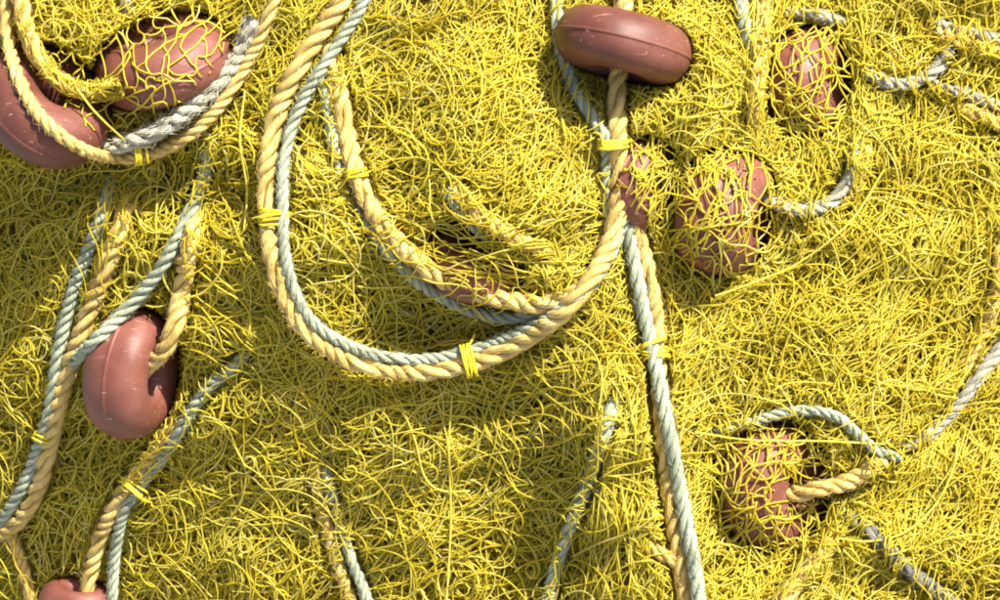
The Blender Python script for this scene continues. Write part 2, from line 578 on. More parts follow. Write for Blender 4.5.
def make_rope(key, pts, r, mat, label, over=False, sm=25, pitch=3.1, fuzz=1.1, cat="rope", group=None, name="rope", rough=0.0, wabs=None):
    """pts: rows of x, y, height above the heap, share of net strands crossing over it"""
    p = spline(pts, 2.0)
    x, y, off, bury = p.T
    off = off + 9.0 * np.clip(bury / 0.2, 0, 1) * np.clip((0.6 - bury) / 0.2, 0, 1) * (off < 16)
    off = off - 60.0 * np.clip(bury - 0.38, 0, 0.4)
    bury = np.where(bury < 0.45, bury * 0.36, 0.22 + (bury - 0.45) * 3.2)
    w = h(x, y) + off
    w = smooth1(w, sm)
    if over:
        j, i = cell(x, y)
        tf = TOP_F[j, i]
        need = np.where(tf > -5e3, tf + r + 0.5, -1e4)
        w = np.maximum(w, need)
        for _ in range(3):
            ws = smooth1(w, 15)
            w = np.maximum(ws, need)
    bury = np.clip(bury, 0, 1)
    C = to_world(x, y, w)
    s = np.concatenate([[0], np.cumsum(np.linalg.norm(np.diff(C, axis=0), axis=1))]) * 1000
    T = norm(np.gradient(C, axis=0))
    N = np.empty_like(C)
    N[0] = norm(np.cross(T[0], W) + 1e-6)
    for i in range(1, len(C)):
        v = N[i - 1] - T[i] * np.dot(N[i - 1], T[i])
        N[i] = v / max(np.linalg.norm(v), 1e-9)
    B = np.cross(T, N)
    d = len(key) + int(abs(x[0]) + abs(y[0]))
    lr = np.random.default_rng(d)
    mid = len(C) // 2
    root = empty(name, C[mid])
    tag(root, label, cat, group)
    ph0 = lr.uniform(0, 6.28)
    pm = pitch * 2 * r
    wob = sinfield(d, 70, 5)(s, s * 0)
    for k in range(3):
        th = 2 * math.pi * s / pm + ph0 + k * 2 * math.pi / 3 + 0.55 * wob
        rad_off = 0.54 * r / 1000 * (1 + 0.05 * wob)
        S = C + (N * np.cos(th)[:, None] + B * np.sin(th)[:, None]) * (rad_off if np.ndim(rad_off) == 0 else rad_off[:, None])
        rs = np.full(len(C), 0.49 * r / 1000) * (1 + 0.05 * sinfield(d + k + 7, 28, 6)(s, 0 * s))
        if rough:
            rs = rs * (1 + rough * sinfield(d + k + 17, 9, 8)(s, 0 * s))
        v, q, u = strand_mesh(S, rs, 8, -0.02)
        me = raw_mesh("strand", v - C[mid], q, uv=u)
        o = link("strand", me, mat, root)
    # worn surface fibres
    nf = int(fuzz * s[-1])
    if nf > 3:
        ii = lr.integers(1, len(C) - 1, nf)
        a = lr.uniform(0, 6.28, nf)
        dirn = N[ii] * np.cos(a)[:, None] + B[ii] * np.sin(a)[:, None]
        st = C[ii] + dirn * 0.93 * r / 1000
        ln = lr.uniform(2.0, 6.0, nf) * (1.5 if rough else 1.0) / 1000
        along = T[ii] * lr.choice([-1, 1], nf)[:, None]
        p1 = st + (along * 0.8 + dirn * 0.35) * ln[:, None] * 0.5
        p2 = st + (along * 1.3 + dirn * lr.uniform(0.3, 0.9, nf)[:, None]) * ln[:, None]
        P = np.stack([st, p1, p2], 1)
        rr = np.full((nf, 3), 0.00035) * np.array((1, 0.8, 0.3)) * (1.6 if rough else 1.0)
        v, q, t = tubes(P, rr, 3, np.zeros(nf))
        me = raw_mesh("fibre", v - C[mid], q, uv=np.zeros((len(q) * 4, 2)))
        fo = link("loose_fibres", me, mat, root)
        fo["kind"] = "stuff"
    # stamp its footprint
    g = r + 2.0
    for e in np.arange(-g, g + 0.1, 0.8):
        tx = np.gradient(x)
        ty = np.gradient(y)
        ln_ = np.maximum(np.hypot(tx, ty), 1e-6)
        hgt = math.sqrt(max(0.0, r * r - min(abs(e), r) ** 2))
        for f in (0, 0.5):
            xs = x + f * tx - ty / ln_ * e
            ys = y + f * ty + tx / ln_ * e
            stamp(xs, ys, w + hgt, w - r * 0.9, bury)
            ROPEMAP[cell(xs, ys)] = True
    ROPES[key] = dict(x=x, y=y, w=w, r=r)
    return root


GL = "tan head ropes of the net"
GG = "grey green ropes running along the tan ropes"
wA = H_FLAT(623, 45) + 8
make_rope("loop_tan", [(352, -40, 12, 0), (342, 0, 12, .0), (312, 45, 12, 0), (284, 95, 13, 0), (269, 150, 15, 0), (268, 215, 18, 0), (276, 272, 24, 0), (302, 326, 30, 0),
                       (345, 358, 34, 0), (400, 371, 36, 0), (460, 366, 38, 0), (522, 342, 40, 0), (575, 300, 34, 0), (607, 250, 24, 0), (619, 195, 16, 0),
                       (618, 140, 14, 0), (617, 88, 8, 0), (621, 45, 8, 0), (624, 0, 12, .1), (626, -40, 20, .5)],
          9.5, M_TAN, "thick tan rope sweeping in a big loop and up through the bare brown float", sm=31, group=GL)
make_rope("loop_grey", [(378, -40, 10, .1), (361, 8, 12, 0), (330, 56, 13, 0), (301, 104, 13, 0), (285, 155, 15, 0), (283, 215, 20, 0), (288, 270, 27, 0), (308, 316, 32, 0),
                        (344, 343, 35, 0), (392, 358, 38, 0), (445, 357, 40, 0), (500, 340, 42, 0), (548, 318, 38, 0), (590, 284, 31, 0), (613, 250, 22, 0), (625, 215, 10, .1), (628, 185, 0, .3)],
          5.9, M_GREY, "grey green rope tied along the inside of the big tan loop", sm=31, group=GG)
make_rope("down_tan", [(610, 150, -8, .2), (628, 205, 5, .05), (644, 255, 9, 0), (655, 310, 9, 0), (657, 355, 6, 0), (660, 400, 3, 0), (664, 450, 2, 0), (672, 510, 2, 0), (683, 580, 2, 0), (692, 650, 4, 0)],
          8.6, M_TAN, "tan rope hanging down from behind the loop toward the bottom edge", group=GL)
make_rope("down_grey", [(616, 170, -8, .2), (625, 215, 8, .05), (635, 265, 13, 0), (645, 318, 15, 0), (657, 372, 17, 0), (669, 430, 18, 0), (682, 500, 18, 0), (695, 570, 18, 0), (706, 650, 12, 0)],
          7.4, M_GREY, "grey green rope hanging down to the bottom edge beside the tan one", group=GG)
make_rope("float_grey", [(553, -40, 8, .2), (556, 0, 8, .2), (560, 45, 8, .15), (574, 88, 8, .15), (594, 120, 10, .05), (606, 142, 12, 0), (607, 180, 4, .1), (608, 215, -8, .4)],
          6.2, M_GREY, "pale grey green rope passing left of the bare brown float into the lashing", group=GG)
make_rope("inner_tan", [(330, 50, -6, .5), (338, 88, 6, .1), (346, 130, 8, .04), (362, 190, 9, .05), (394, 238, 12, .08), (440, 278, 16, .1), (498, 298, 22, .12), (545, 304, 24, .1), (590, 288, 12, .1)],
          9.6, M_TAN, "tan rope inside the big loop half covered by net, curving to the right", sm=25, group=GL)
make_rope("inner_grey", [(322, 70, -6, .4), (327, 105, 2, .1), (333, 140, 0, .25), (350, 195, -3, .5), (384, 246, 4, .3), (425, 287, 12, .15), (475, 312, 18, .12), (515, 318, 22, .08), (555, 308, 20, .1)],
          6.2, M_GREY, "dull grey rope running below the half covered tan rope inside the loop", group=GG)
make_rope("buried_tan", [(436, 150, -14, .75), (455, 185, -1, .44), (482, 217, 2, .36), (520, 240, 3, .40), (556, 256, 4, .5), (590, 262, -4, .8)],
          9.0, M_TAN, "tan rope mostly sunk in the bulging net inside the loop", group=GL)
make_rope("buried_grey", [(446, 190, -2, .4), (462, 213, 1, .3), (486, 236, 1, .4), (515, 252, -4, .6), (550, 262, -8, .8)],
          5.6, M_GREY, "short grey rope piece under the sunken tan rope within the loop", group=GG)

# upper left
make_rope("left_loop_tan", [(-2, -40, 18, 0), (4, 0, 18, 0), (12, 58, 18, 0), (34, 108, 18, 0), (72, 144, 18, 0), (115, 158, 22, 0), (160, 151, 24, 0), (200, 127, 24, 0),
                            (235, 84, 22, 0), (260, 36, 20, 0), (276, -5, 18, 0), (288, -40, 16, 0)],
          6.6, M_TAN, "thin tan rope hanging in a U shape across the dark red float at top left", over=True, sm=15, group=GL)
make_rope("frayed", [(254, 20, 22, .05), (238, 56, 26, 0), (212, 88, 30, 0), (180, 116, 30, 0), (142, 138, 26, 0), (100, 148, 18, 0), (76, 140, 12, 0)],
          9.2, M_WHITE, "worn frayed grey rope lying inside the thin tan U loop at top left", over=False, sm=15, fuzz=1.8, rough=0.13, group="weathered grey ropes")
make_rope("netted_tan", [(16, -40, 22, .35), (22, 10, 22, .3), (34, 50, 22, .3), (58, 80, 22, .35), (92, 92, 16, .5), (120, 88, 8, .8)],
          9.0, M_TAN, "tan rope wrapped in net strands curving over the dark red float", over=True, group=GL)
make_rope("top_piece", [(116, -24, 2, .3), (122, -6, 4, .2), (128, 8, 0, .4), (131, 16, -6, .6)], 6.0, M_WHITE, "short pale rope piece poking out at the top edge left of centre", group="weathered grey ropes")

# left
make_rope("left_grey", [(118, 165, -6, .6), (108, 195, 4, .3), (93, 238, 10, .12), (74, 288, 13, .04), (60, 345, 15, 0), (52, 398, 16, 0), (40, 440, 16, 0), (22, 488, 16, 0), (-4, 528, 15, 0), (-30, 560, 12, 0)],
          6.8, M_GREY, "pale grey green rope slanting down the left side to the edge", group=GG)
make_rope("left_tan", [(138, 170, -8, .8), (126, 210, 4, .35), (108, 262, 10, .12), (88, 315, 11, .04), (70, 365, 10, 0), (57, 410, 9, .05), (47, 455, 9, .05), (34, 498, 9, .05), (10, 528, 9, .05), (-30, 542, 8, .05)],
          10.0, M_TAN, "thick tan rope slanting down the left side beside the pale grey rope", group=GL)
make_rope("cross_grey", [(214, 140, 2, .5), (205, 175, 4, .4), (189, 215, 14, .06), (165, 262, 22, 0), (136, 300, 26, 0), (106, 330, 26, 0), (80, 355, 10, 0), (62, 378, -4, .1)],
          7.2, M_GREY, "grey rope crossing diagonally over the top of the left ring float", over=True, sm=15, group=GG)
wD = H_FLAT(133, 374) + 16
make_rope("hole_tan", [(208, 150, 2, .6), (202, 190, 2, .6), (190, 245, 9, .3), (182, 290, 16, .03), (175, 325, 26, 0), (164, 350, 34, 0), (150, 364, 34, 0), (136, 374, 18, 0)],
          9.6, M_TAN, "short tan rope bending into the hole of the left ring float", sm=7, pitch=2.7, group=GL)
make_rope("low_grey", [(266, 328, -14, .7), (240, 360, -3, .4), (208, 388, 4, .2), (186, 420, 9, .1), (168, 450, 9, .15), (146, 478, 11, .08), (124, 512, 13, 0), (115, 555, 13, 0), (112, 600, 13, 0), (110, 650, 10, 0)],
          6.6, M_GREY, "shaded grey rope running down from the centre left to the bottom edge", group=GG)
make_rope("low_tan", [(190, 405, -4, .6), (165, 438, 2, .35), (140, 468, 5, .2), (118, 500, 8, .03), (101, 536, 9, 0), (90, 575, 10, 0), (82, 612, 12, 0)],
          9.0, M_TAN, "shaded tan rope ending at the float on the bottom edge", group=GL)
make_rope("corner_tan", [(8, 520, -2, .15), (16, 548, 4, .1), (26, 578, 5, .12), (36, 620, 4, .1)], 7.0, M_TAN, "short tan rope piece in the bottom left corner", group=GL)
make_rope("mid_tan", [(306, 420, -10, .7), (314, 462, -3, .45), (322, 510, -1, .45), (337, 560, 1, .36), (350, 600, 4, .2), (360, 650, 4, .1)],
          7.6, M_TAN, "dull tan rope showing through shaded net near the bottom centre", group=GL)
make_rope("mid_grey", [(322, 440, -10, .7), (329, 482, 0, .36), (338, 515, -3, .5), (350, 555, 6, .15), (366, 595, 9, .05), (386, 650, 6, .05)],
          6.2, M_GREY, "grey rope emerging from shaded net at the bottom edge", group=GG)
make_rope("hang_grey", [(620, 372, -12, .7), (612, 410, -2, .42), (596, 458, -1, .42), (576, 512, 2, .32), (560, 555, 4, .25), (548, 600, 6, .15), (536, 650, 4, .1)],
          7.4, M_GREY, "grey rope slanting left behind hanging strands below the loop", group=GG)

# right
make_rope("top_grey", [(738, -40, 0, .4), (741, 0, 2, .2), (746, 35, 3, .2), (750, 70, -4, .6), (752, 110, -10, .8)], 6.2, M_GREY, "greyish rope running down from the top edge right of the bare float", group=GG)
make_rope("top_tan", [(764, -40, 2, .4), (764, 10, 7, .2), (759, 60, 7, .25), (754, 110, 5, .35), (752, 150, -2, .7), (748, 190, -8, .9)], 8.6, M_TAN, "tan rope wrapped in vertical strands from the top edge right of the bare float", group=GL)
make_rope("peek_a", [(785, 12, -3, .4), (812, 14, 3, .2), (836, 20, 4, .1), (858, 26, -6, .6)], 5.6, M_WHITE, "short whitish rope piece peeking through net above the half buried float", group="weathered grey ropes")
make_rope("peek_b", [(862, 66, -5, .5), (876, 78, 4, .18), (900, 85, 5, .12), (925, 78, 5, .1), (940, 66, 5, .08), (950, 50, -4, .4)], 6.6, M_WHITE, "whitish rope piece sagging between net folds at upper right", group="weathered grey ropes")
make_rope("edge_tan_a", [(922, 20, -4, .6), (945, 36, 3, .3), (975, 48, 4, .3), (1010, 56, 3, .3), (1050, 62, 0, .5)], 8.0, M_TAN, "upper tan rope partly covered by net at the right edge", group=GL)
make_rope("edge_grey_a", [(935, 22, -2, .4), (955, 30, 6, .2), (985, 36, 7, .15), (1015, 44, 5, .2), (1050, 52, 2, .4)], 5.4, M_WHITE, "upper whitish rope reaching the right edge above the tan one", group="weathered grey ropes")
make_rope("edge_grey_b", [(930, 84, -4, .5), (950, 90, 5, .2), (975, 97, 6, .12), (1000, 107, 6, .12), (1040, 125, 2, .3)], 5.8, M_WHITE, "lower whitish rope slanting to the right edge", group="weathered grey ropes")
make_rope("edge_tan_b", [(935, 98, -4, .6), (960, 108, 2, .4), (985, 118, 3, .35), (1015, 132, 2, .4), (1050, 150, 0, .5)], 7.6, M_TAN, "lower tan rope faintly visible under net at the right edge", group=GL)
make_rope("hook_grey", [(758, 190, -6, .6), (775, 203, 4, .2), (800, 211, 6, .12), (828, 204, 7, .06), (844, 188, 7, .06), (852, 170, 4, .3), (856, 145, 2, .4), (858, 120, -4, .7)],
          6.8, M_WHITE, "pale grey rope curving like a hook right of the dusty pink float", group="weathered grey ropes")
make_rope("hook_tan", [(815, 218, -6, .7), (840, 205, 1, .4), (858, 180, 3, .35), (865, 145, 2, .45), (866, 105, -4, .8)], 7.6, M_TAN, "tan rope under net beside the pale hooked rope", group=GL)
make_rope("right_grey", [(1040, 290, 8, .05), (1010, 332, 10, .03), (990, 362, 10, .05), (968, 392, 8, .08), (944, 420, 7, .1), (920, 440, 6, .15), (895, 452, -4, .7)],
          6.4, M_WHITE, "whitish twisted rope coming in from the right edge at mid height", group="weathered grey ropes")
make_rope("right_tan", [(990, 215, -4, .7), (1000, 260, 3, .35), (992, 310, 3, .35), (970, 355, 2, .4), (945, 400, -3, .7), (930, 420, -8, .9)], 7.2, M_TAN, "tan rope sunk in bright net near the right edge", group=GL)
make_rope("low_right_grey", [(715, 432, -2, .45), (745, 424, 3, .3), (780, 414, 6, .2), (808, 410, 9, .08), (836, 416, 9, .06), (858, 434, 8, .08), (876, 450, 8, .1), (900, 458, 2, .4)],
          5.2, M_GREY, "thin grey rope arching over the netted float at lower right", group=GG)
make_rope("hole_tan_b", [(776, 487, 2, 0), (796, 494, 14, .05), (816, 489, 20, .05), (842, 484, 16, .05), (866, 472, 8, .1), (885, 458, -2, .5), (905, 440, -8, .9)],
          9.0, M_TAN, "tan rope leaving the hole of the netted float at lower right", sm=7, pitch=2.7, group=GL)
make_rope("dark", [(838, 508, -5, .6), (862, 524, 4, .25), (886, 546, 4, .25), (904, 566, 5, .15), (930, 586, 6, .1), (965, 612, 6, .1), (1000, 640, 4, .1)],
          7.6, M_DARK, "dark grey rope slanting to the bottom edge at lower right", fuzz=1.0, group="weathered grey ropes")
make_rope("low_right_tan", [(768, 640, 0, .4), (785, 598, 4, .3), (808, 570, 4, .35), (828, 545, 3, .4), (842, 515, -2, .6), (850, 490, -8, .9)], 9.0, M_TAN,
          "tan rope under net rising from the bottom edge toward the netted float", group=GL)
make_rope("stub_tan", [(645, 545, -4, .5), (660, 553, 4, .1), (676, 563, 2, .2), (690, 572, -6, .8)], 6.5, M_TAN, "tan rope stub beside the hanging ropes near the bottom edge", group=GL)


# ------------------------------------------------------------------ twine lashings
def lashing(x, y, ang, half_w, half_h, width, turns, w, label, tails=1):
    """coil of twine round a rope pair; ang = rope direction on the face (deg, up positive)"""
    a = R(ang)
    t = np.array((math.cos(a), -math.sin(a)))
    nrm = np.array((math.sin(a), math.cos(a)))
    lr = np.random.default_rng(int(x * 7 + y))
    k = turns * 22
    th = np.linspace(0, turns * 2 * math.pi, k)
    adv = np.linspace(-width / 2, width / 2, k) + 0.28 * width * sinfield(int(x), 9.0, 5)(th, 0 * th) + lr.normal(0, 0.2, k)
    sx = half_w + 0.6
    sh = (half_h + 1.0)
    e = 0.8
    cx_ = np.sign(np.cos(th)) * np.abs(np.cos(th)) ** e * sx
    cw_ = np.sign(np.sin(th)) * np.abs(np.sin(th)) ** e * sh
    px = x + t[0] * adv + nrm[0] * cx_
    py = y + t[1] * adv + nrm[1] * cx_
    pw = w + cw_
    P = to_world(px, py, pw)[None]
    root = empty("twine_lashing", to_world(x, y, w))
    tag(root, label, "twine lashing", "yellow twine lashings round the ropes")
    base = np.array(root.location)
    v, q, tt = tubes(P, np.full(1, 0.00135), 6, [lr.uniform(0.3, 1)])
    link("coil", raw_mesh("coil", v - base, q, tt), M_LASH, root)
    for i in range(tails):
        sgn = 1 if i % 2 else -1
        n = 14
        u = np.linspace(0, 1, n)
        L = lr.uniform(8, 20)
        dirx = nrm * sgn * 0.8 + t * lr.uniform(-0.8, 0.8)
        qx = x + nrm[0] * sgn * sx * 0.7 + dirx[0] * L * u + lr.uniform(-5, 5) * np.sin(u * 3)
        qy = y + nrm[1] * sgn * sx * 0.7 + dirx[1] * L * u + lr.uniform(-5, 5) * np.sin(u * 3)
        qw = w + sh * 0.9 - u * sh * 0.9 + 5 * np.sin(u * 3.1)
        v, q, tt = tubes(to_world(qx, qy, qw)[None], np.full(1, 0.0011), 5, [lr.uniform(0.2, 1)])
        link("tail", raw_mesh("tail", v - base, q, tt), M_LASH, root)
    return root


def rope_w(*keys, at):
    out = []
    for kx in keys:
        d = ROPES[kx]
        i = np.argmin(np.hypot(d['x'] - at[0], d['y'] - at[1]))
        out.append(d['w'][i])
    return float(np.mean(out))


lashing(274, 218, 90, 14, 9, 8, 6, rope_w("loop_tan", "loop_grey", at=(276, 218)), "twine lashing round the rope pair on the left side of the big loop")
lashing(467, 361, 12, 16, 10, 11, 7, rope_w("loop_tan", "loop_grey", at=(467, 360)), "bright twine lashing at the bottom of the big rope loop")
lashing(613, 145, 90, 14.5, 10, 10, 6, rope_w("loop_tan", at=(613, 145)), "twine lashing on the rope just below the bare brown float")
lashing(655, 351, -77, 12.5, 10, 12, 6, rope_w("down_tan", "down_grey", at=(656, 351)), "twine lashing on the ropes hanging below the big loop")
lashing(141, 148, 10, 16, 10, 11, 5, rope_w("left_loop_tan", "frayed", at=(141, 150)), "twine knot holding the frayed grey rope to the thin tan U loop")
lashing(42, 434, 68, 7, 7, 8, 5, rope_w("left_grey", at=(42, 434)), "twine whipping round the pale grey rope near the left edge", tails=0)
lashing(133, 488, 55, 15, 9, 9, 4, rope_w("low_grey", at=(136, 488)), "loose twine lashing on the shaded ropes at lower left", tails=2)
lashing(356, 174, -75, 10.5, 9.5, 8, 5, rope_w("inner_tan", at=(352, 174)), "twine tie on the half covered tan rope inside the big loop", tails=2)

# widen the footprint a little so the net tucks in beside ropes and floats
TOPD, BOTD, BURYD = TOP.copy(), BOT.copy(), BURY.copy()
occ = TOP > -5e3
for dy, dx in ((0, 1), (0, -1), (1, 0), (-1, 0), (1, 1), (-1, -1), (1, -1), (-1, 1), (0, 2), (0, -2), (2, 0), (-2, 0)):
    sh_t = np.roll(np.roll(TOP, dy, 0), dx, 1)
    sh_b = np.roll(np.roll(BOT, dy, 0), dx, 1)
    sh_q = np.roll(np.roll(BURY, dy, 0), dx, 1)
    new = (~occ) & (sh_t > -5e3) & (TOPD < -5e3)
    TOPD[new] = sh_t[new]
    BOTD[new] = sh_b[new]
    BURYD[new] = sh_q[new]
# fill pinholes of the float stamps is done by the same pass


def blur(a, k):
    c = np.cumsum(np.pad(a, ((0, 0), (k + 1, k)), mode='edge'), 1)
    a = (c[:, 2 * k + 1:] - c[:, :-2 * k - 1]) / (2 * k + 1)
    c = np.cumsum(np.pad(a, ((k + 1, k), (0, 0)), mode='edge'), 0)
    return (c[2 * k + 1:] - c[:-2 * k - 1]) / (2 * k + 1)


gy, gx = np.mgrid[0:GY, 0:GX]
HG = h(gx + X0, gy + Y0)
# tent: a slack net pulled over the floats
TENT = np.maximum(HG, np.where(TOP_F > -5e3, TOP_F, -1e4))
tent = TENT.copy()
for _ in range(8):
    tent = np.maximum(TENT, blur(tent, 7))
DRAPE = tent
TENT2 = np.where((TOPD > -5e3) & (BURYD > 0.02), np.maximum(HG, TOPD), HG)
tent = TENT2.copy()
for _ in range(5):
    tent = np.maximum(TENT2, blur(tent, 4))
DRAPE2 = tent
BUR2 = np.where(TOPD > -5e3, BURYD, 0)
for _ in range(9):
    for ax in (0, 1):
        BUR2 = np.maximum(BUR2, np.maximum(np.roll(BUR2, 1, ax), np.roll(BUR2, -1, ax)))


# ------------------------------------------------------------------ the netting
FLOW = np.array([
    # x, y, direction (deg), across spacing, along spacing, slack, jitter
    (850, 300, 62, 6.5, 10, 1.35, 5), (960, 250, 70, 6.5, 10, 1.35, 5), (780, 330, 40, 6.5, 10, 1.4, 5), (900, 500, 50, 7, 11, 1.4, 5),
    (980, 560, 60, 7, 11, 1.4, 5), (850, 180, 82, 5.5, 13, 1.15, 4), (850, 60, 78, 6, 12, 1.25, 5), (960, 60, 60, 7, 11, 1.35, 6),
    (760, 100, 84, 4.5, 15, 1.1, 3), (690, 120, 78, 5.5, 13, 1.2, 4), (700, 330, 70, 6, 11, 1.35, 5), (740, 580, 55, 7, 11, 1.4, 6),
    (600, 450, 87, 5.5, 15, 1.2, 4), (600, 560, 85, 6, 13, 1.3, 5), (640, 480, 86, 6, 12, 1.3, 5),
    (520, 60, 72, 6.5, 11, 1.35, 5), (560, 170, 65, 5, 14, 1.15, 4), (450, 60, 50, 7, 11, 1.4, 6), (470, 140, 60, 6, 11, 1.35, 5), (520, 220, 25, 4.5, 15, 1.15, 3),
    (450, 240, -15, 6, 14, 1.25, 4), (400, 120, 45, 7, 12, 1.35, 5), (340, 200, -30, 8, 13, 1.4, 7), (330, 280, -20, 8, 13, 1.4, 7),
    (400, 330, 5, 7, 15, 1.25, 6), (500, 400, 22, 6, 16, 1.15, 5), (400, 410, 10, 7, 16, 1.2, 6), (450, 490, 24, 7, 15, 1.25, 6), (480, 560, 30, 7.5, 14, 1.3, 6),
    (330, 480, 8, 8, 15, 1.25, 7), (250, 420, 20, 9, 14, 1.35, 8), (250, 540, 55, 9, 14, 1.4, 8), (380, 570, 20, 8, 13, 1.4, 7),
    (230, 330, -35, 8, 14, 1.35, 8), (230, 230, -50, 8, 14, 1.4, 8), (150, 210, 75, 7, 13, 1.4, 7), (40, 230, 70, 8, 13, 1.4, 7), (40, 350, 60, 8, 13, 1.4, 7),
    (100, 480, 80, 9, 14, 1.45, 9), (30, 560, 70, 9, 13, 1.4, 8), (190, 500, 60, 9, 14, 1.45, 9), (180, 590, 60, 9, 14, 1.45, 9),
    (60, 30, 40, 8, 12, 1.45, 8), (150, 20, 20, 8, 12, 1.45, 8), (210, 160, 70, 8, 12, 1.4, 7), (300, 60, 50, 8, 12, 1.35, 6),
])


def flow(x, y):
    d2 = (FLOW[:, 0] - x) ** 2 + (FLOW[:, 1] - y) ** 2
    w = 1 / (d2 + 900) ** 1.6
    w /= w.sum()
    a = np.radians(FLOW[:, 2]) * 2
    ang = 0.5 * math.atan2((w * np.sin(a)).sum(), (w * np.cos(a)).sum())
    return ang, *(w @ FLOW[:, 3:])


STR = []
SUB = 6                                     # points per bar


def net_patch(cx, cy, ang, a, b, slack, jit, radius, depth, over=None, warp=14.0, wj=0.5, drape=False, rmin=0.45, fine=True, curl=1.0, lift=6.0, soft=1):
    """a crumpled piece of diamond mesh: zigzag twines that meet their neighbours at knots"""
    ni, nj = max(2, int(radius / a)), max(2, int(radius / b))
    I, J = np.meshgrid(np.arange(-ni, ni + 2), np.arange(-nj, nj + 1), indexing='ij')
    s, t = I * a, J * b
    f1, f2, f3 = (sinfield(int(rng.integers(1 << 30)), sc_, 6) for sc_ in (90, 80, 60))
    bend = rng.normal(0, 0.0016)
    ss = s + warp * f1(s, t) + rng.normal(0, jit * 0.5, s.shape) + bend * t ** 2
    tt = t + warp * 0.8 * f2(s, t) + rng.normal(0, jit, s.shape)
    kx = cx - ss * math.sin(ang) + tt * math.cos(ang)
    ky = cy - (ss * math.cos(ang) + tt * math.sin(ang))
    kw = depth + wj * f3(s + 40, t) + rng.normal(0, wj * 0.3, s.shape)
    K = np.stack([kx, ky, kw], -1)
    ns, nr = 2 * ni + 1, 2 * nj + 1
    c = np.arange(ns)[:, None]
    j = np.arange(nr)[None, :]
    k = K[c + ((j + c) % 2), j]                                   # (ns, nr, 3) knots along each twine
    d = k[:, 1:] - k[:, :-1]
    L = np.linalg.norm(d, axis=-1)
    rest = np.maximum(L * 1.015, math.hypot(a, b) * slack * rng.uniform(0.85, 1.3, L.shape))
    amp = np.sqrt(np.maximum(rest ** 2 - L ** 2, 0)) * 0.30
    dn = d / np.maximum(L[..., None], 1e-6)
    mp_ = (k[:, :-1] + k[:, 1:]) / 2
    g1, g2 = (sinfield(int(rng.integers(1 << 30)), 34, 6) for _ in range(2))
    coh = np.stack([g1(mp_[..., 0], mp_[..., 1]), g2(mp_[..., 0], mp_[..., 1]), 0 * L], -1)
    v = curl * rng.normal(size=d.shape) * np.array((1, 1, 0.06)) + coh
    v -= dn * np.sum(v * dn, -1, keepdims=True)
    v = norm(v)
    v2 = norm(v * np.where(rng.random((1, nr - 1)) < 0.6, 1, -1)[..., None] + 0.5 * curl * rng.normal(size=d.shape) * np.array((1, 1, 0.06)))
    c0 = k[:, :-1] + d * 0.32 + v * (amp * rng.uniform(0.7, 1.3, L.shape))[..., None]
    c1 = k[:, :-1] + d * 0.68 + v2 * (amp * rng.uniform(0.7, 1.3, L.shape))[..., None]
    ctrl = np.stack([k[:, :-1], c0, c1], 2).reshape(ns, -1, 3)
    ctrl = np.concatenate([ctrl, k[:, -1:]], 1)
    for _ in range(soft):
        ctrl[:, 1:-1] = 0.25 * ctrl[:, :-2] + 0.5 * ctrl[:, 1:-1] + 0.25 * ctrl[:, 2:]
    pp = np.concatenate([2 * ctrl[:, :1] - ctrl[:, 1:2], ctrl, 2 * ctrl[:, -1:] - ctrl[:, -2:-1]], 1)
    mid = (-pp[:, :-3] + 9 * pp[:, 1:-2] + 9 * pp[:, 2:-1] - pp[:, 3:]) / 16
    npt, sub = ctrl.shape[1], SUB // 2
    P = ctrl
    if fine:
        npt, sub = 2 * npt - 1, SUB
        P = np.empty((ns, npt, 3))
        P[:, 0::2] = ctrl
        P[:, 1::2] = mid
    P[..., 2] += rng.uniform(-lift, lift, ns)[:, None]
    # irregular outline
    u = np.abs(np.arange(ns) - ni) / (ni + 0.5)
    half = np.sqrt(np.maximum(1 - u ** 2, 0.03)) * nj
    lo = np.clip(nj - half * rng.uniform(rmin, 1.0, ns), 0, nj) * sub
    hi = np.clip(nj + half * rng.uniform(rmin, 1.0, ns), nj, 2 * nj) * sub
    q = np.arange(npt - 1)[None, :]
    mask = (q >= lo[:, None]) & (q < hi[:, None])
    kn = np.ones(npt)
    kn[0::sub] = 1.5
    o = rng.random(ns) if over is None else np.full(ns, over)
    STR.append((P, mask, kn, np.clip(rng.normal(rng.normal(0.5, 0.10), 0.17, ns), 0, 1), o + (10.0 if drape else 0.0)))


def build_strands(lst, r0, r1, sides, dt=0.0):
    out = []
    for P, mask, kn, tint, ov in lst:
        Q = settle(P, ov)
        x, y = Q[..., 0], Q[..., 1]
        vis = (x > -200) & (x < 1200) & (y > -200) & (y < 800)
        mk = mask & vis[:, :-1] & vis[:, 1:]
        if not mk.any():
            continue
        rad = rng.uniform(r0, r1, len(Q))[:, None] * kn[None, :]
        v, q, t = tubes(to_world(x, y, Q[..., 2]), rad, sides, np.clip(tint + dt, 0, 1), mk)
        used = np.zeros(len(v), bool)
        used[q.ravel()] = True
        rm = np.cumsum(used) - 1
        out.append((v[used], rm[q], t[used]))
    return out


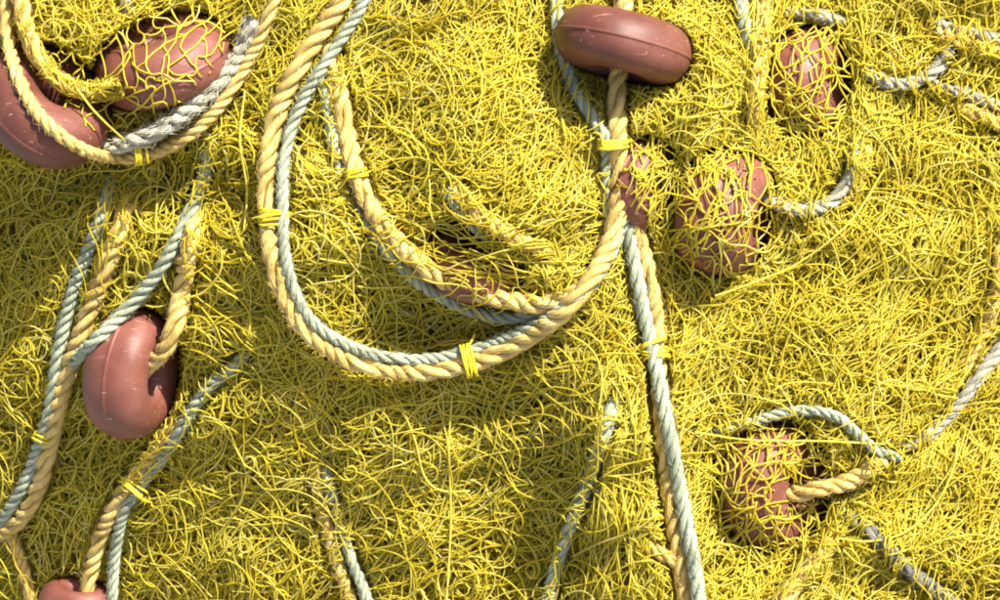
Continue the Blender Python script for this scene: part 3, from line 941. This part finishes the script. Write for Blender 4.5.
# random pieces everywhere, deep ones first
def scatter(n, radius, dlo, dhi, box, fine=True, spread=22):
    # jittered grid for even cover
    x0, y0, x1, y1 = box
    k = max(1, int(round(math.sqrt(n * (x1 - x0) / (y1 - y0)))))
    l = max(1, int(round(n / k)))
    for i in range(k):
        for j in range(l):
            x = x0 + (i + rng.random()) * (x1 - x0) / k
            y = y0 + (j + rng.random()) * (y1 - y0) / l
            ang, a, b, slack, jit = flow(x, y)
            if dlo < 0 < dhi + 14 and dlo > -35 and x < 570 and y > 300 and rng.random() < 0.3:
                continue
            ang += rng.normal(0, R(spread))
            q = rng.uniform(0.85, 1.25)
            net_patch(x, y, ang, a * 0.88 * q, b * 1.55 * rng.uniform(0.9, 1.3), slack, jit * 0.5, radius * rng.uniform(0.8, 1.2), rng.uniform(dlo, dhi), fine=fine)


BOX = (-60, -60, 1060, 660)
scatter(72, 108, -42, -30, BOX, False, 30)
scatter(95, 108, -30, -18, BOX, False)
scatter(90, 105, -18, -8, BOX)
for _x0, _y0, _x1, _y1, _n in ((-200, -200, -80, 800, 11), (1080, -200, 1200, 800, 11), (-80, -200, 1080, -80, 11), (-80, 680, 1080, 800, 11)):
    scatter(_n, 110, -20, 0, (_x0, _y0, _x1, _y1), False)
scatter(45, 105, -14, -4, (600, -60, 1060, 660), False)
# the uppermost folds: wide pieces that keep their mesh and follow the drape
for _i in range(12):
    for _j in range(8):
        _x = -70 + (_i + rng.random()) * 95
        _y = -70 + (_j + rng.random()) * 92
        _g, _a, _b, _s, _t = flow(_x, _y)
        net_patch(_x, _y, _g + rng.normal(0, R(14)), _a * rng.uniform(1.0, 1.7), _b * rng.uniform(1.15, 1.7), 1.0 + (_s - 1) * rng.uniform(1.1, 2.2), _t * 0.45,
                  rng.uniform(95, 135), rng.uniform(-3, 3), warp=rng.uniform(14, 26) * (0.55 if _x < 610 and _y > 340 else 1.0), wj=0.4, lift=8.0, curl=1.0, soft=0, rmin=0.7)


def settle(P, OV):
    """lay strands on the heap: under or over whatever lies there"""
    x, y, d = P[..., 0], P[..., 1], P[..., 2]
    w = h(x, y) + d
    j, i = cell(x, y)
    tp, bt, bu = TOPD[j, i], BOTD[j, i], BURYD[j, i]
    on = tp > -5e3
    over = OV[:, None] < bu
    drape = OV[:, None] >= 9
    w = np.where(on & ~over & ~drape, np.minimum(w, bt - 1.5), w)
    ov2 = (OV[:, None] < BUR2[j, i]) & ~drape & ~(on & ~over)
    w = np.where(ov2, np.maximum(w, DRAPE2[j, i] + 1.5 + np.abs(d) * 0.15), w)
    w = np.where(drape, np.maximum(DRAPE[j, i], w - d) + 2.2 + d, w)
    rp = ROPEMAP[j, i]
    w = np.where(drape & rp & (OV[:, None] - 10 >= bu), np.minimum(w, bt - 1.5), w)
    return np.stack([x, y, w], -1)


parts = build_strands(STR, 0.00064, 0.00086, 3)
STR = []

# open mesh stretched over the netted floats
net_patch(165, 60, R(76), 11.5, 15, 1.03, 0.9, 104, 0.0, drape=True, warp=5, wj=0.3, lift=0.2, curl=0.5, soft=0, rmin=0.95)
net_patch(165, 65, R(20), 30, 30, 1.02, 2.0, 85, 1.2, drape=True, warp=6, wj=0.3, lift=0.2, curl=0.5, soft=0, rmin=0.95)
for _x, _y, _g, _a, _b, _s, _r in [(722, 205, 72, 12, 18, 1.15, 105), (715, 225, 38, 15, 19, 1.25, 90), (650, 185, 75, 9, 17, 1.15, 80), (808, 85, 70, 9, 18, 1.15, 100),
                                   (800, 90, -20, 12, 19, 1.15, 85), (772, 487, 82, 13, 22, 1.10, 130), (785, 500, 15, 16, 22, 1.12, 120), (790, 520, 50, 15, 22, 1.12, 100)]:
    net_patch(_x, _y, R(_g), _a, _b, _s, 2.2, _r, 1.5, drape=True, warp=11, wj=0.8, lift=1.5, curl=0.9, soft=0, rmin=0.9)
parts += build_strands(STR, 0.00075, 0.00098, 4, 0.1)


# long curling strands on top
def curls(n, box, length, curl, dlo, dhi, follow=0.7, thick=1.0):
    x0, y0, x1, y1 = box
    m = int(length / 5.0) + 1
    x = rng.uniform(x0, x1, n)
    y = rng.uniform(y0, y1, n)
    fa = np.array([flow(a, b)[0] for a, b in zip(x, y)])
    th = fa + np.where(rng.random(n) < follow, rng.normal(0, 0.26, n), rng.uniform(-1.6, 1.6, n))
    kap = rng.normal(0, curl, n)
    pts = np.empty((n, m, 3))
    dep = rng.uniform(dlo, dhi, n)
    ph, fr = rng.uniform(0, 6.28, n), rng.uniform(0.04, 0.12, n)
    for k in range(m):
        pts[:, k, 0], pts[:, k, 1] = x, y
        pts[:, k, 2] = dep + 1.2 * np.sin(ph + fr * k * 5)
        x = x + 5 * np.cos(th)
        y = y - 5 * np.sin(th)
        kap = kap * 0.93 + rng.normal(0, curl * 0.37, n)
        th = th + kap * 5
    Q = settle(pts, rng.random(n))
    return tubes(to_world(Q[..., 0], Q[..., 1], Q[..., 2]), rng.uniform(0.00068, 0.00092, n) * thick, 3, np.clip(rng.normal(0.62, 0.2, n), 0, 1))


parts.append(curls(380, (-40, 160, 300, 640), 140, 0.05, 2, 16, 0.5, 1.15))
parts.append(curls(320, (-40, 160, 420, 640), 180, 0.03, 2, 16, 0.7, 1.15))
parts.append(curls(220, (-40, -40, 260, 140), 90, 0.05, 0, 14, 0.4))
parts.append(curls(420, (230, 280, 600, 640), 200, 0.022, 2, 16, 0.92, 1.1))
parts.append(curls(260, (280, -40, 620, 280), 90, 0.035, 0, 14, 0.7))
parts.append(curls(700, (600, -40, 1040, 640), 90, 0.03, 0, 14, 0.75))
parts.append(curls(500, (600, -40, 1040, 640), 130, 0.012, 0, 14, 0.95))
parts.append(curls(350, (280, -40, 620, 290), 110, 0.014, 0, 14, 0.95))
parts.append(curls(750, (600, -40, 1040, 640), 110, 0.05, 0, 14, 0.75))
parts.append(curls(320, (280, -40, 620, 290), 100, 0.05, 0, 14, 0.75))
parts.append(curls(400, (-40, 160, 600, 640), 90, 0.08, 2, 16, 0.6, 1.2))
parts.append(curls(60, (560, 380, 640, 620), 130, 0.008, 0, 14, 1.0))
parts.append(curls(60, (735, 0, 775, 160), 110, 0.008, 0, 14, 1.0))



def bundle(pts, n, width, cover=0.6, wig=2.5, lo=1.0, hi=9.0):
    """gathered twines that run side by side along a fold"""
    p = spline(pts, 5.0)
    m = len(p)
    tx, ty = np.gradient(p[:, 0]), np.gradient(p[:, 1])
    ln = np.hypot(tx, ty)
    nx_, ny_ = -ty / ln, tx / ln
    s_ = np.arange(m) * 5.0
    k = max(6, int(m * cover))
    out = np.empty((n, k, 3))
    for q_ in range(n):
        st = rng.integers(0, m - k + 1)
        sl = slice(st, st + k)
        o_ = rng.normal(0, width * 0.5)
        f = sinfield(int(rng.integers(1 << 30)), rng.uniform(35, 80), 5)(s_[sl], 0 * s_[sl]) * wig + o_ + 0.25 * o_ * np.sin(s_[sl] / 60 + 1)
        out[q_, :, 0] = p[sl, 0] + nx_[sl] * f
        out[q_, :, 1] = p[sl, 1] + ny_[sl] * f
        out[q_, :, 2] = rng.uniform(lo, hi) + 1.2 * np.sin(s_[sl] / 17 + q_)
    Q = settle(out, rng.random(n))
    return tubes(to_world(Q[..., 0], Q[..., 1], Q[..., 2]), rng.uniform(0.00075, 0.00098, n), 3, np.clip(rng.normal(0.6, 0.2, n), 0, 1))


for pts, n, wd in [
    ([(612, 372), (608, 450), (600, 540), (604, 630)], 55, 26), ([(640, 380), (632, 470), (640, 560), (650, 630)], 30, 18),
    ([(760, -20), (756, 60), (750, 120), (742, 190)], 55, 15), ([(738, -20), (728, 70), (712, 140), (690, 200)], 40, 22),
    ([(400, 225), (455, 258), (525, 272), (585, 250), (612, 195)], 55, 16), ([(560, 240), (585, 190), (596, 120), (590, 60)], 35, 20),
    ([(410, 10), (360, 55), (325, 110), (300, 180)], 30, 14), ([(300, 225), (370, 250), (450, 272), (520, 283)], 45, 22),
    ([(215, 120), (206, 180), (192, 240), (176, 290)], 30, 11), ([(128, 165), (112, 220), (96, 280)], 26, 14),
    ([(560, 400), (470, 440), (390, 480), (290, 520)], 50, 34), ([(570, 470), (490, 500), (420, 540), (350, 600)], 50, 36),
    ([(520, 350), (440, 385), (350, 395), (270, 375)], 40, 22), ([(640, 290), (672, 200), (700, 110), (730, 20)], 45, 24),
    ([(840, 170), (838, 100), (846, 30), (850, -20)], 45, 22), ([(905, 190), (895, 110), (880, 40)], 35, 26),
    ([(770, 630), (805, 575), (840, 535), (862, 480)], 40, 14), ([(20, 5), (40, 55), (75, 90), (125, 98)], 34, 9),
    ([(960, 160), (930, 240), (880, 310), (800, 370)], 40, 34), ([(1000, 300), (960, 380), (920, 470), (900, 560)], 40, 32),
    ([(800, 250), (760, 300), (700, 350), (665, 420)], 40, 30), ([(20, 180), (50, 250), (30, 330), (-10, 400)], 34, 26),
    ([(230, 200), (250, 260), (300, 320), (360, 350)], 34, 22), ([(150, 400), (190, 470), (230, 560), (240, 620)], 34, 30),
    ([(60, 450), (90, 520), (70, 610)], 26, 24), ([(250, 140), (330, 180), (400, 215), (470, 225)], 30, 26),
]:
    parts.append(bundle(pts, n, wd))

net_root = empty("fishing_net", to_world(500, 300, 0))
tag(net_root, "heaped yellow fishing net of thin tangled twine filling the whole view", "fishing net")
base = np.array(net_root.location)
v, q, t = merge(parts)
no = link("netting", raw_mesh("netting", v - base, q, t), M_NET, net_root)
no["kind"] = "stuff"
open("/tmp/tris.txt", "w").write(str(len(q) * 2))

# the packed net underneath: a mound that reaches the ground
nx, ny = 150, 110
gxs = np.linspace(-420, 1420, nx)
gys = np.linspace(-420, 900, ny)
YY, XX = np.meshgrid(gys, gxs, indexing='ij')
floor_grid = np.where(BOTD < 5e3, BOTD - 4, 1e4)
low = HG - 50
low = np.minimum(low, floor_grid)
low = blur(np.minimum(blur(low, 5), low), 4)
j, i = cell(XX, YY)
inside_g = (XX > X0 + 4) & (XX < X0 + GX - 4) & (YY > Y0 + 4) & (YY < Y0 + GY - 4)
hw = np.where(inside_g, low[j, i], h(XX, YY) - 50)
edge = np.maximum(np.maximum(-60 - XX, XX - 1060), np.maximum(-60 - YY, 0))
hw = hw - 0.0016 * np.maximum(edge, 0) ** 2 - 0.25 * np.maximum(edge, 0)
PW = to_world(XX, YY, hw)
PW[..., 2] = np.maximum(PW[..., 2], -0.02)
idx = np.arange(nx * ny).reshape(ny, nx)
qs = np.stack([idx[1:, :-1], idx[1:, 1:], idx[:-1, 1:], idx[:-1, :-1]], -1).reshape(-1, 4)
# back and side skirts down to the quay
vs = [PW.reshape(-1, 3)]
off = nx * ny
for strip, flip in ((PW[0], False), (PW[:, 0], True), (PW[:, -1], False)):
    k = len(strip)
    dn = strip.copy()
    dn[:, 2] = -0.02
    vs.append(strip)
    vs.append(dn)
    a_ = off + np.arange(k)
    b_ = off + k + np.arange(k)
    qs = np.vstack([qs, np.stack([a_[:-1], a_[1:], b_[1:], b_[:-1]], -1)])
    off += 2 * k
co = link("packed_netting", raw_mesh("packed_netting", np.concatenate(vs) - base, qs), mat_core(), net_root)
co["kind"] = "stuff"

# single twines lying loose on top
def loose_twine(pts, lift, label, r=0.0011):
    p = spline(pts, 4.0)
    x, y = p[:, 0], p[:, 1]
    w = smooth1(np.maximum(h(x, y), DRAPE[cell(x, y)]), 9) + lift
    P = to_world(x, y, w)[None]
    c = P[0, len(p) // 2]
    v, q, t = tubes(P, np.full(1, r), 6, [0.8])
    o = link("loose_twine", raw_mesh("loose_twine", v - c, q, t), M_NET)
    o.location = Vector(c)
    tag(o, label, "twine", "single twines lying loose on the net")


loose_twine([(838, 538), (870, 541), (905, 532), (935, 505), (953, 470), (958, 440)], 15, "long single twine curving round the lower right, left of the whitish twisted rope's end")
loose_twine([(452, 395), (449, 450), (451, 520), (446, 610)], 15, "single twine hanging straight down through the shaded net at bottom centre")
loose_twine([(399, 400), (415, 440), (424, 475), (440, 490), (470, 491)], 15, "hook shaped single twine on shaded net below the big loop's lowest point")
loose_twine([(518, 228), (540, 198), (565, 160)], 16, "short straight twine lying across the bulging net inside the loop")
loose_twine([(884, 170), (850, 222), (800, 262), (752, 283), (715, 296)], 16, "long pale twine slanting across bright net right of the dusty pink float")
loose_twine([(172, 250), (163, 275), (176, 296), (202, 293), (220, 272), (222, 250)], 22, "open round loop of twine above the left ring float")
loose_twine([(78, 90), (95, 112), (120, 136), (138, 150)], 26, "twine stretched from the netted tan rope down to the knot on the thin U loop")
loose_twine([(695, 432), (750, 440), (820, 441), (885, 444)], 18, "twine stretched nearly level over the netted float at lower right")
loose_twine([(245, 90), (240, 140), (247, 190), (244, 230)], 15, "single twine hanging just left of the big loop")

# quay under the heap
gm = raw_mesh("quay_ground", np.array([(-40, -40, 0), (40, -40, 0), (40, 40, 0), (-40, 40, 0)], float), [(0, 1, 2, 3)], smooth=False)
go = link("quay_ground", gm, mat_ground())
go["kind"] = "structure"
